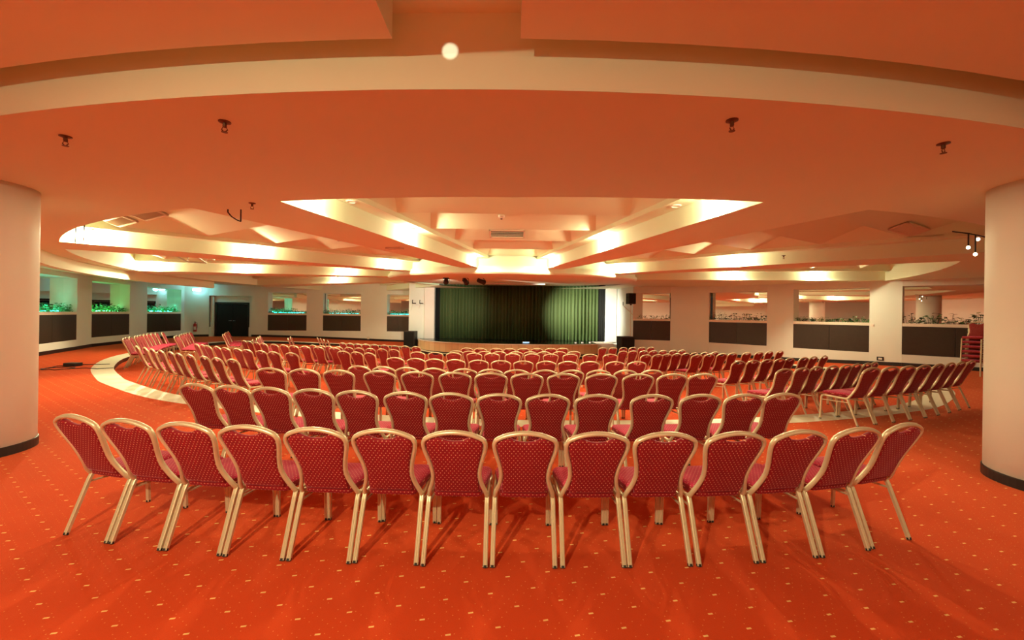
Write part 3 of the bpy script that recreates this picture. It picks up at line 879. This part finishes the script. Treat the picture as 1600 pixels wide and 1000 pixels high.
# steel lifting frame in the far left bay
p = bay_pt(-60, 12.4, -.6)
t = thing('hanging_rack', 'thin metal frame hanging below the far left ceiling bay', 'frame', (p.x, p.y, 3.42), math.radians(-60))
bm = bmesh.new()
for s in (-1, 1): box(bm, (s * .85, 0, 0), (.035, .55, .035)); box(bm, (0, s * .27, 0), (1.7, .035, .035))
obj('rails', bm, 'steel', t)
bm = bmesh.new()
for sx in (-1, 1):
    for sy in (-1, 1): tube(bm, [(sx * .85, sy * .27, 0), (sx * .85, sy * .27, .26)], .008, n=6)
obj('hangers', bm, 'steel', t)

# bits of cable hanging from the ceiling
def wires(loc, paths, label, r=.008, bulbs=(), name='hanging_wire', rods=None):
    t = thing(name, label, 'cable', loc)
    bm = bmesh.new()
    for P_ in paths: tube(bm, P_, r, n=6)
    obj('wire', bm, 'black_rubber', t)
    for b in bulbs:
        bm = bmesh.new(); lathe(bm, [(.0001, -.045), (.022, -.03), (.026, -.01), (.014, .012), (.0001, .014)], 10, b); obj('bulb', bm, 'bulb_small', t, smooth=True)
    return t
wires((-4.02, 5.72, 3.13), [[(-.03, 0, 0), (-.03, 0, -.04), (.02, 0, -.10), (.10, 0, -.15), (.155, 0, -.17)], [(.155, 0, -.17), (.155, 0, 0)]], 'looped wire hanging from the soffit edge beside the left bay', .009)
for i, (th, r) in enumerate(((-36.5, 14.5), (-34.6, 14.45))):
    p = pol(th, r)
    wires((p[0], p[1], 3.2), [[(0, 0, .66), (.01, 0, .05), (0, 0, -.18)], [(0, 0, -.18), (.012, 0, -.23)]], ['left', 'right'][i] + ' of the two thin wires hanging at the bright left bay', .011)
wires((7.3, 6.40, 3.13), [[(-.22, .10, -.005), (-.05, .02, -.05), (.12, -.02, -.10), (.3, -.05, -.16)], [(-.05, .02, -.05), (-.05, .02, -.24)], [(.04, 0, -.07), (.04, 0, -.35)], [(.27, -.04, -.14), (.27, -.04, -.30)]],
      'drooping black cable with small bulbs hanging beside the right column', .010, [(-.05, .02, -.26), (.04, 0, -.37), (.08, 0, -.13)], 'festoon_cable')

# black cable coil on the carpet by the left column
cz = .012
t = thing('floor_cable', 'coiled black cable lying on the carpet beside the left column', 'cable', (-12.6, 11.2, 0))
bm = bmesh.new()
tube(bm, [(.32 * math.cos(a * .35) * (1 + .12 * math.sin(a)), .30 * math.sin(a * .35) * (1 + .15 * math.cos(a * .7)), cz + .006 * (a % 3)) for a in range(52)], .010, n=6)
tube(bm, [(.3, .05, cz), (.6, .2, cz), (1.0, .1, cz), (1.25, .3, cz)], .010, n=6)
tube(bm, [(-.3, .05, cz), (-.6, .5, cz), (-.2, .9, cz), (.4, 1.05, cz)], .010, n=6)
obj('cord', bm, 'black_rubber', t)
bm = bmesh.new(); box(bm, (-.25, .62, .05), (.34, .24, .10)); bevel(bm, .02); obj('junction_box', bm, 'black_plastic', t)

# ------------------------------------------------------------------ plants and coloured lights on the ledges
def plant_bm(seed, w, h, n, flowers):
    rnd = random.Random(seed); bm = bmesh.new()
    for i in range(n):
        x = rnd.uniform(-w / 2, w / 2); y = rnd.uniform(-.12, .10)
        z = .02 + h * (rnd.random() ** 1.6) * (1 - .5 * abs(x) / (w / 2))
        base = Vector((x * .75, y * .6, 0)); tip = Vector((x, y, z))
        if i % 2 == 0: tube(bm, [base, (base + tip) / 2 + Vector((rnd.uniform(-.03, .03), 0, .02)), tip], .004, n=4, mi=0)
        L = rnd.uniform(.07, .13); W = L * rnd.uniform(.35, .5)
        R = Matrix.Rotation(rnd.uniform(0, 6.28), 3, 'Z') @ Matrix.Rotation(rnd.uniform(-.9, .5), 3, 'Y')
        pts = [Vector((0, 0, 0)), Vector((L * .35, W, .012)), Vector((L, 0, -.02)), Vector((L * .35, -W, .012)), Vector((L * .45, 0, .0))]
        v = [bm.verts.new(tip + R @ q) for q in pts]
        mi = 0 if rnd.random() < .7 else 1
        if flowers and rnd.random() < .18: mi = 2
        for f in ((0, 1, 4), (1, 2, 4), (2, 3, 4), (3, 0, 4)): bm.faces.new([v[k] for k in f]).material_index = mi
    return bm
PL = {}
def plant_mesh(k, seed, w, h, n, fl):
    o = obj('ledge_plant', plant_bm(seed, w, h, n, fl), ['leaf_green', 'leaf_dark', 'petal_dark'])
    PL[k] = o
NAMES = {1: 'niche nearest the left column', 2: 'middle niche of the left wall', 3: 'left wall niche nearest the corner', 4: 'first niche right of the double door', 5: 'second niche right of the double door', 6: 'niche just left of the stage',
         7: 'niche just right of the stage', 8: 'second niche right of the stage', 9: 'third niche right of the stage', 10: 'niche beside the right column'}
TYPES = {1: 'bushy green plant', 2: 'bushy green plant', 3: 'bushy green plant', 4: 'leafy plant', 5: 'leafy plant', 6: 'leafy plant', 7: 'straggly dark plant', 8: 'dark red-blooming plant', 9: 'low green plant', 10: 'spiky dark plant'}
for k, (P, Q, t, nrm) in NICHES.items():
    L = (Q - P).length; cnt = max(3, int(L / .52))
    dense = k <= 6
    for i in range(cnt):
        f = (i + .5) / cnt
        w = L / cnt * 1.05
        c = P + (Q - P) * f + nrm * .20
        lab = '%s, %s from left in the %s' % (TYPES[k], ORD[i], NAMES[k])
        hh = (.34 if k <= 3 else .30) if dense else (.34 if k in (8, 10) else .22)
        rnd = random.Random(k * 31 + i)
        bm = plant_bm(k * 100 + i, w, hh * rnd.uniform(.75, 1.35), 60 if dense else (34 if k != 7 else 20), k == 8)
        o = obj('ledge_plant', bm, ['leaf_green', 'leaf_dark', 'petal_dark'])
        if not dense:
            for j, mnm in enumerate(('leaf_dark', 'leaf_green', 'petal_dark')): o.data.materials[j] = MATS[mnm if k not in (9,) else ['leaf_green', 'leaf_dark', 'petal_dark'][j]]
        o.location = (c.x, c.y, N_LEDGE); o.rotation_euler = (0, 0, math.atan2(t.y, t.x))
        tag(o, lab, 'plant', 'plants in the ' + NAMES[k])
    if k <= 6:
        c = (P + Q) / 2 + nrm * .34
        s = thing('led_strip', 'glowing green light strip behind the plants in the ' + NAMES[k], 'light strip', (c.x, c.y, N_LEDGE), math.atan2(t.y, t.x), 'light strips behind plants')
        bm = bmesh.new(); box(bm, (0, 0, .015), (L * .8, .03, .03)); obj('channel', bm, 'steel', s)
        bm = bmesh.new(); box(bm, (0, 0, .036), (L * .78, .022, .012)); obj('diffuser', bm, {1: 'bulb_teal', 2: 'bulb_green', 3: 'bulb_teal'}.get(k, 'bulb_aqua'), s)

# ------------------------------------------------------------------ banquet chairs
HOOP = [(.205, .20, .415), (.205, .02, .412), (.204, -.11, .409), (.203, -.155, .420), (.194, -.188, .462), (.170, -.222, .530), (.159, -.255, .60), (.168, -.288, .68), (.194, -.330, .775), (.2035, -.352, .825), (.201, -.366, .857), (.180, -.378, .885), (.10, -.390, .917), (0, -.396, .930)]
def chair_parts():
    D = {}
    right = HOOP; path = right + [(-x, y, z) for x, y, z in right[-2::-1]]
    bm = bmesh.new(); tube(bm, catmull(path, 4), .0145, .0175, n=10, up=(0, .8, .6)); D['back_frame'] = (bm, 'gold_frame', True)
    # upholstered back
    half = [(0, .455), (.10, .455), (.150, .458), (.155, .50), (.149, .56), (.146, .61), (.156, .68), (.180, .78), (.188, .825), (.187, .855), (.166, .878), (.125, .893), (.105, .897), (.075, .878), (.04, .866), (0, .862)]
    out = half + [(-x, z) for x, z in half[-2:0:-1]]
    Y = lambda z: -.186 - (z - .46) * .436
    bm = bmesh.new(); loops = []
    for off, sc in ((.026, .86), (.022, .955), (.010, 1.0), (-.010, 1.0), (-.022, .955), (-.026, .86)):
        loops.append([bm.verts.new((x * sc, Y(.65 + (z - .65) * sc) + off, .65 + (z - .65) * sc)) for x, z in out])
    n = len(out)
    for a, b in zip(loops, loops[1:]):
        for i in range(n): bm.faces.new((a[i], a[(i + 1) % n], b[(i + 1) % n], b[i]))
    bm.faces.new(loops[0][::-1]); bm.faces.new(loops[-1])
    bmesh.ops.recalc_face_normals(bm, faces=list(bm.faces))
    D['backrest'] = (bm, 'fabric_back', True)
    # seat pad
    ol = []
    for (cx, cy, a0) in ((.165, .185, 0), (-.165, .185, 90), (-.135, -.155, 180), (.135, -.155, 270)):
        for k in range(5):
            a = math.radians(a0 + 22.5 * k); r = .052 if cy > 0 else .035
            ol.append((cx + r * math.cos(a), cy + r * math.sin(a)))
    bm = bmesh.new(); loops = []
    for z, sc in ((.418, .94), (.424, .985), (.445, 1.0), (.468, .99), (.482, .94), (.490, .80), (.494, .5)):
        loops.append([bm.verts.new((x * sc, .02 + (y - .02) * sc, z)) for x, y in ol])
    n = len(ol)
    for a, b in zip(loops, loops[1:]):
        for i in range(n): bm.faces.new((a[i], a[(i + 1) % n], b[(i + 1) % n], b[i]))
    bm.faces.new(loops[0][::-1]); bm.faces.new(loops[-1])
    bmesh.ops.recalc_face_normals(bm, faces=list(bm.faces))
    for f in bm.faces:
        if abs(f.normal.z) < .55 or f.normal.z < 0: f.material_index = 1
    D['seat'] = (bm, ['fabric_seat_lit', 'fabric_back'], True)
    return D
def bar(bm, a, b, w, d, n=4):
    tube(bm, [a, b], w, d, n=8, up=(0, 1, .001))
def make_chair(caps):
    root = bpy.data.objects.new('banquet_chair', None); root.empty_display_size = .1; COL.objects.link(root)
    root['category'] = 'chair'
    for nm, (bm, m, sm) in chair_parts().items(): obj(nm, bm, m, root, smooth=sm)
    for s in (-1, 1):
        for rear in (0, 1):
            bm = bmesh.new()
            pts = [(s * .204, -.150, .412), (s * .2045, -.168, .375), (s * .209, -.302, .008)] if rear else [(s * .205, .195, .415), (s * .206, .226, .402), (s * .2065, .236, .37), (s * .21, .252, .008)]
            tube(bm, pts, .0135, .0155, up=(1, 0, 0.001), sec=GROOVE); lg = obj('leg', bm, 'gold_frame', root)
            if caps:
                e = Vector(pts[-1]); bm = bmesh.new(); d = (Vector(pts[-1]) - Vector(pts[-2])).normalized()
                tube(bm, [e - d * .012, e + d * .004], .0160, .0180, n=10, up=(1, 0, 0.001))
                obj('foot_cap', bm, 'black_rubber', lg)
        bm = bmesh.new(); tube(bm, [(s * .2045, -.176, .352), (s * .207, .238, .336)], .0085, .0085, n=6, up=(1, 0, .001)); obj('stretcher', bm, 'gold_frame', root)
    return root
proto = {True: make_chair(True), False: make_chair(False)}
used = {True: False, False: False}
def place_chair(x, y, a, z, label, group, caps, tilt=True):
    if used[caps]: o = copy_tree(proto[caps])
    else: o = proto[caps]; used[caps] = True
    o['label'] = label; o['category'] = 'chair'; o['group'] = group
    M = Matrix.Rotation(math.radians(a), 3, 'Z')
    if tilt:
        e = .2
        nrm = Vector((-(zb(x + e, y) - zb(x - e, y)) / (2 * e), -(zb(x, y + e) - zb(x, y - e)) / (2 * e), 1)).normalized()
        M = Vector((0, 0, 1)).rotation_difference(nrm).to_matrix() @ M
    o.location = (x, y, z); o.rotation_euler = M.to_euler()
    return o
ROWS = {
 'A': [(-3.04,3.26,-14), (-2.61,3.17,-10), (-2.17,3.11,-7), (-1.72,3.06,-5), (-1.27,3.03,-3), (-0.82,3.02,-2), (-0.36,3.00,-1), (0.10,3.00,0), (0.56,3.01,2), (1.01,3.03,3), (1.47,3.06,6), (1.92,3.12,9), (2.36,3.20,13), (2.79,3.33,18)],
 'R1': [(5.53,6.67,20), (5.97,6.82,19), (6.39,6.97,20), (6.82,7.14,22), (7.24,7.32,25), (7.66,7.52,26), (8.09,7.74,27), (8.53,7.96,26)],
 'B': [(-3.19,4.54,-11), (-2.77,4.46,-10), (-2.35,4.39,-8), (-1.91,4.34,-6), (-1.47,4.29,-5), (-1.00,4.26,-3), (-0.56,4.24,-2), (-0.11,4.23,-0), (0.35,4.24,1), (0.81,4.26,3), (1.35,4.29,4), (1.83,4.33,6), (2.28,4.38,7), (2.70,4.45,9)],
 'C': [(-3.18,5.76,-6), (-2.71,5.71,-5), (-2.24,5.66,-4), (-1.70,5.63,-3), (-1.21,5.61,-2), (-0.72,5.59,-1), (-0.26,5.59,-0), (0.20,5.59,1), (0.67,5.61,2), (1.16,5.63,3), (1.64,5.66,5), (2.10,5.71,6), (2.52,5.76,7)],
 'R2': [(4.72,7.45,20), (5.17,7.64,21), (5.57,7.84,23), (6.02,8.04,24), (6.43,8.23,26), (6.80,8.43,27), (7.18,8.62,29), (7.50,8.82,30)],
 'R3': [(4.88,9.17,21), (5.32,9.39,22), (5.77,9.61,24), (6.20,9.83,25), (6.57,10.04,27), (7.07,10.26,28), (7.46,10.48,30), (7.90,10.70,31)],
 'R4': [(4.99,11.42,22), (5.43,11.64,23), (5.89,11.85,24), (6.31,12.07,25), (6.84,12.28,27), (7.33,12.49,28), (7.78,12.71,29), (8.24,12.92,30)],
 'R5': [(3.56,11.35,22), (3.94,11.53,23), (4.26,11.72,24), (4.61,11.91,25), (4.95,12.10,27), (5.27,12.28,28), (5.66,12.47,29), (6.06,12.65,30)],
 'R6': [(3.49,13.32,18), (3.83,13.40,19), (4.20,13.48,21), (4.54,13.57,22), (4.88,13.65,23), (5.24,13.73,25), (5.57,13.82,26)],
 'R7': [(3.41,15.78,15), (3.81,15.80,16), (4.20,15.82,18), (4.56,15.84,19), (4.91,15.87,21), (5.26,15.88,22)],
 'C1': [(-2.49,7.09,-10), (-2.07,7.03,-8), (-1.68,6.98,-6), (-1.24,6.94,-4), (-0.75,6.92,-2), (-0.33,6.91,-1), (0.08,6.91,1), (0.53,6.92,3), (0.96,6.95,5), (1.41,7.00,6), (1.86,7.05,8), (2.31,7.12,10)],
 'C2': [(-2.46,9.12,-12), (-2.00,9.03,-10), (-1.59,8.96,-8), (-1.15,8.90,-6), (-0.66,8.86,-5), (-0.20,8.83,-3), (0.26,8.82,-1), (0.73,8.82,1), (1.18,8.83,2), (1.64,8.86,4), (2.17,8.90,6), (2.65,8.96,7)],
 'C3': [(-2.55,11.38,-5), (-2.06,11.38,-4), (-1.57,11.38,-3), (-1.01,11.39,-2), (-0.53,11.40,-1), (0.03,11.42,0), (0.56,11.45,2), (1.07,11.47,3), (1.61,11.51,4), (2.16,11.55,5), (2.73,11.59,6)],
 'C4': [(-1.62,12.37,-5), (-1.23,12.34,-4), (-0.79,12.34,-2), (-0.36,12.37,-1), (0.13,12.43,0), (0.56,12.52,2), (0.98,12.63,3), (1.45,12.77,5), (1.92,12.95,6)],
 'C5': [(-1.52,14.30,-4), (-1.07,14.36,-3), (-0.53,14.45,-1), (-0.07,14.56,-0), (0.42,14.69,1), (0.91,14.85,2), (1.41,15.02,4), (1.86,15.22,5)],
 'L1': [(-9.05,10.24,-39), (-8.54,9.90,-38), (-8.08,9.57,-37), (-7.60,9.25,-36), (-7.13,8.95,-35), (-6.73,8.67,-34), (-6.29,8.41,-33), (-5.81,8.16,-32), (-5.40,7.93,-31), (-4.96,7.72,-30)],
 'L2': [(-8.74,11.72,-37), (-8.37,11.47,-35), (-8.05,11.22,-33), (-7.64,10.99,-31), (-7.26,10.76,-29), (-6.80,10.54,-28), (-6.42,10.32,-26), (-5.95,10.11,-24), (-5.53,9.91,-23), (-5.01,9.72,-21)],
 'L3': [(-8.89,13.98,-36), (-8.51,13.68,-34), (-8.12,13.41,-32), (-7.74,13.16,-31), (-7.29,12.95,-29), (-6.88,12.76,-27), (-6.50,12.60,-25), (-6.08,12.46,-24), (-5.64,12.36,-22), (-5.14,12.28,-20)],
 'L5b': [(-4.28,10.87,-21), (-3.83,10.67,-26), (-3.39,10.43,-31)],
 'L5': [(-6.20,13.21,-27), (-5.85,13.06,-26), (-5.57,12.92,-24), (-5.22,12.79,-23), (-4.86,12.67,-22), (-4.51,12.56,-20), (-4.14,12.46,-19), (-3.77,12.37,-17), (-3.40,12.28,-16)],
 'L6': [(-6.06,15.14,-27), (-5.77,15.09,-26), (-5.48,15.02,-24), (-5.15,14.94,-23), (-4.81,14.85,-22), (-4.43,14.75,-20), (-4.03,14.63,-19), (-3.64,14.49,-17), (-3.23,14.35,-16)],
 'F1': [(-13.72,16.36,-60), (-13.64,15.98,-60), (-13.47,15.60,-60), (-13.28,15.22,-59), (-13.06,14.84,-59), (-12.84,14.46,-59), (-12.59,14.09,-59), (-12.33,13.71,-59), (-12.15,13.33,-58), (-11.91,12.95,-58), (-11.62,12.57,-58)],
 'F2': [(-13.34,17.28,-62), (-13.10,16.81,-62), (-12.82,16.35,-61), (-12.54,15.89,-61), (-12.24,15.43,-61), (-11.98,14.96,-60), (-11.66,14.50,-60)],
 'F3': [(-12.82,18.83,-62), (-12.47,18.20,-62), (-12.07,17.57,-62), (-11.70,16.94,-62)],
 'F4': [(-10.18,16.97,-63), (-9.80,16.25,-63), (-9.41,15.53,-63), (-9.08,14.80,-63)],
 'F5': [(-9.20,17.50,-65), (-8.73,16.47,-65)],
 'F6': [(-8.24,17.90,-60), (-7.82,17.31,-60), (-7.42,16.73,-60), (-6.98,16.14,-60)],
}

INFO = {  # row: (sunken, foot caps, phrase)
 'A': (0, 1, 'nearest row'), 'B': (0, 1, 'second row'), 'C': (0, 1, 'third row, before the stone border'),
 'R1': (0, 1, 'row outside the border by the right column'),
 'R2': (1, 1, 'nearest sunken row of the right block'), 'R3': (1, 0, 'second sunken row of the right block'), 'R4': (1, 0, 'third sunken row of the right block'), 'R5': (1, 0, 'fourth sunken row of the right block'), 'R6': (1, 0, 'fifth sunken row of the right block'), 'R7': (1, 0, 'farthest row of the right block'),
 'C1': (1, 1, 'nearest sunken row of the middle block'), 'C2': (1, 0, 'second sunken row of the middle block'), 'C3': (1, 0, 'third sunken row of the middle block'), 'C4': (1, 0, 'fourth sunken row of the middle block'), 'C5': (1, 0, 'middle block row nearest the stage'),
 'L1': (1, 0, 'left block row along the border'), 'L2': (1, 0, 'second row of the left block'), 'L3': (1, 0, 'third row of the left block'),
 'L5b': (1, 0, 'short row just left of the middle block'), 'L5': (1, 0, 'second row left of the middle block'), 'L6': (1, 0, 'farthest row left of the stage'),
 'F1': (1, 0, 'sideways row nearest the left wall'), 'F2': (1, 0, 'second sideways row on the left'), 'F3': (1, 0, 'third sideways row on the left'), 'F4': (1, 0, 'fourth sideways row on the left'), 'F5': (1, 0, 'sideways pair before the back wall'), 'F6': (1, 0, 'sideways row nearest the stage')}
for key, seats in ROWS.items():
    pit, caps, phrase = INFO[key]
    gap = sum(math.dist(p[:2], q[:2]) for p, q in zip(seats, seats[1:])) / max(1, len(seats) - 1)
    narrow = max(.84, min(1.0, gap / .45))
    for i, (x, y, a) in enumerate(seats):
        side = 'left'; idx = i
        if key[0] == 'F' and key != 'F6': idx = len(seats) - 1 - i
        oc = place_chair(x, y, a, zb(x, y) - STEP * pit, 'red chair, %s from left in the %s' % (ORD[idx], phrase), 'red banquet chairs in the ' + phrase, bool(caps))
        oc.scale = (narrow, 1, 1)
for i in range(6):
    pos = ['bottom', 'second', 'third', 'fourth', 'fifth', 'top'][i]
    lab = '%s red banquet chair of the stack beside the right column' % pos if i in (0, 5) else '%s red banquet chair from bottom of the stack beside the right column' % pos
    place_chair(14.22 + .012 * i, 12.42 + .006 * i, 118, .142 * i, lab, 'stacked banquet chairs', False, False)
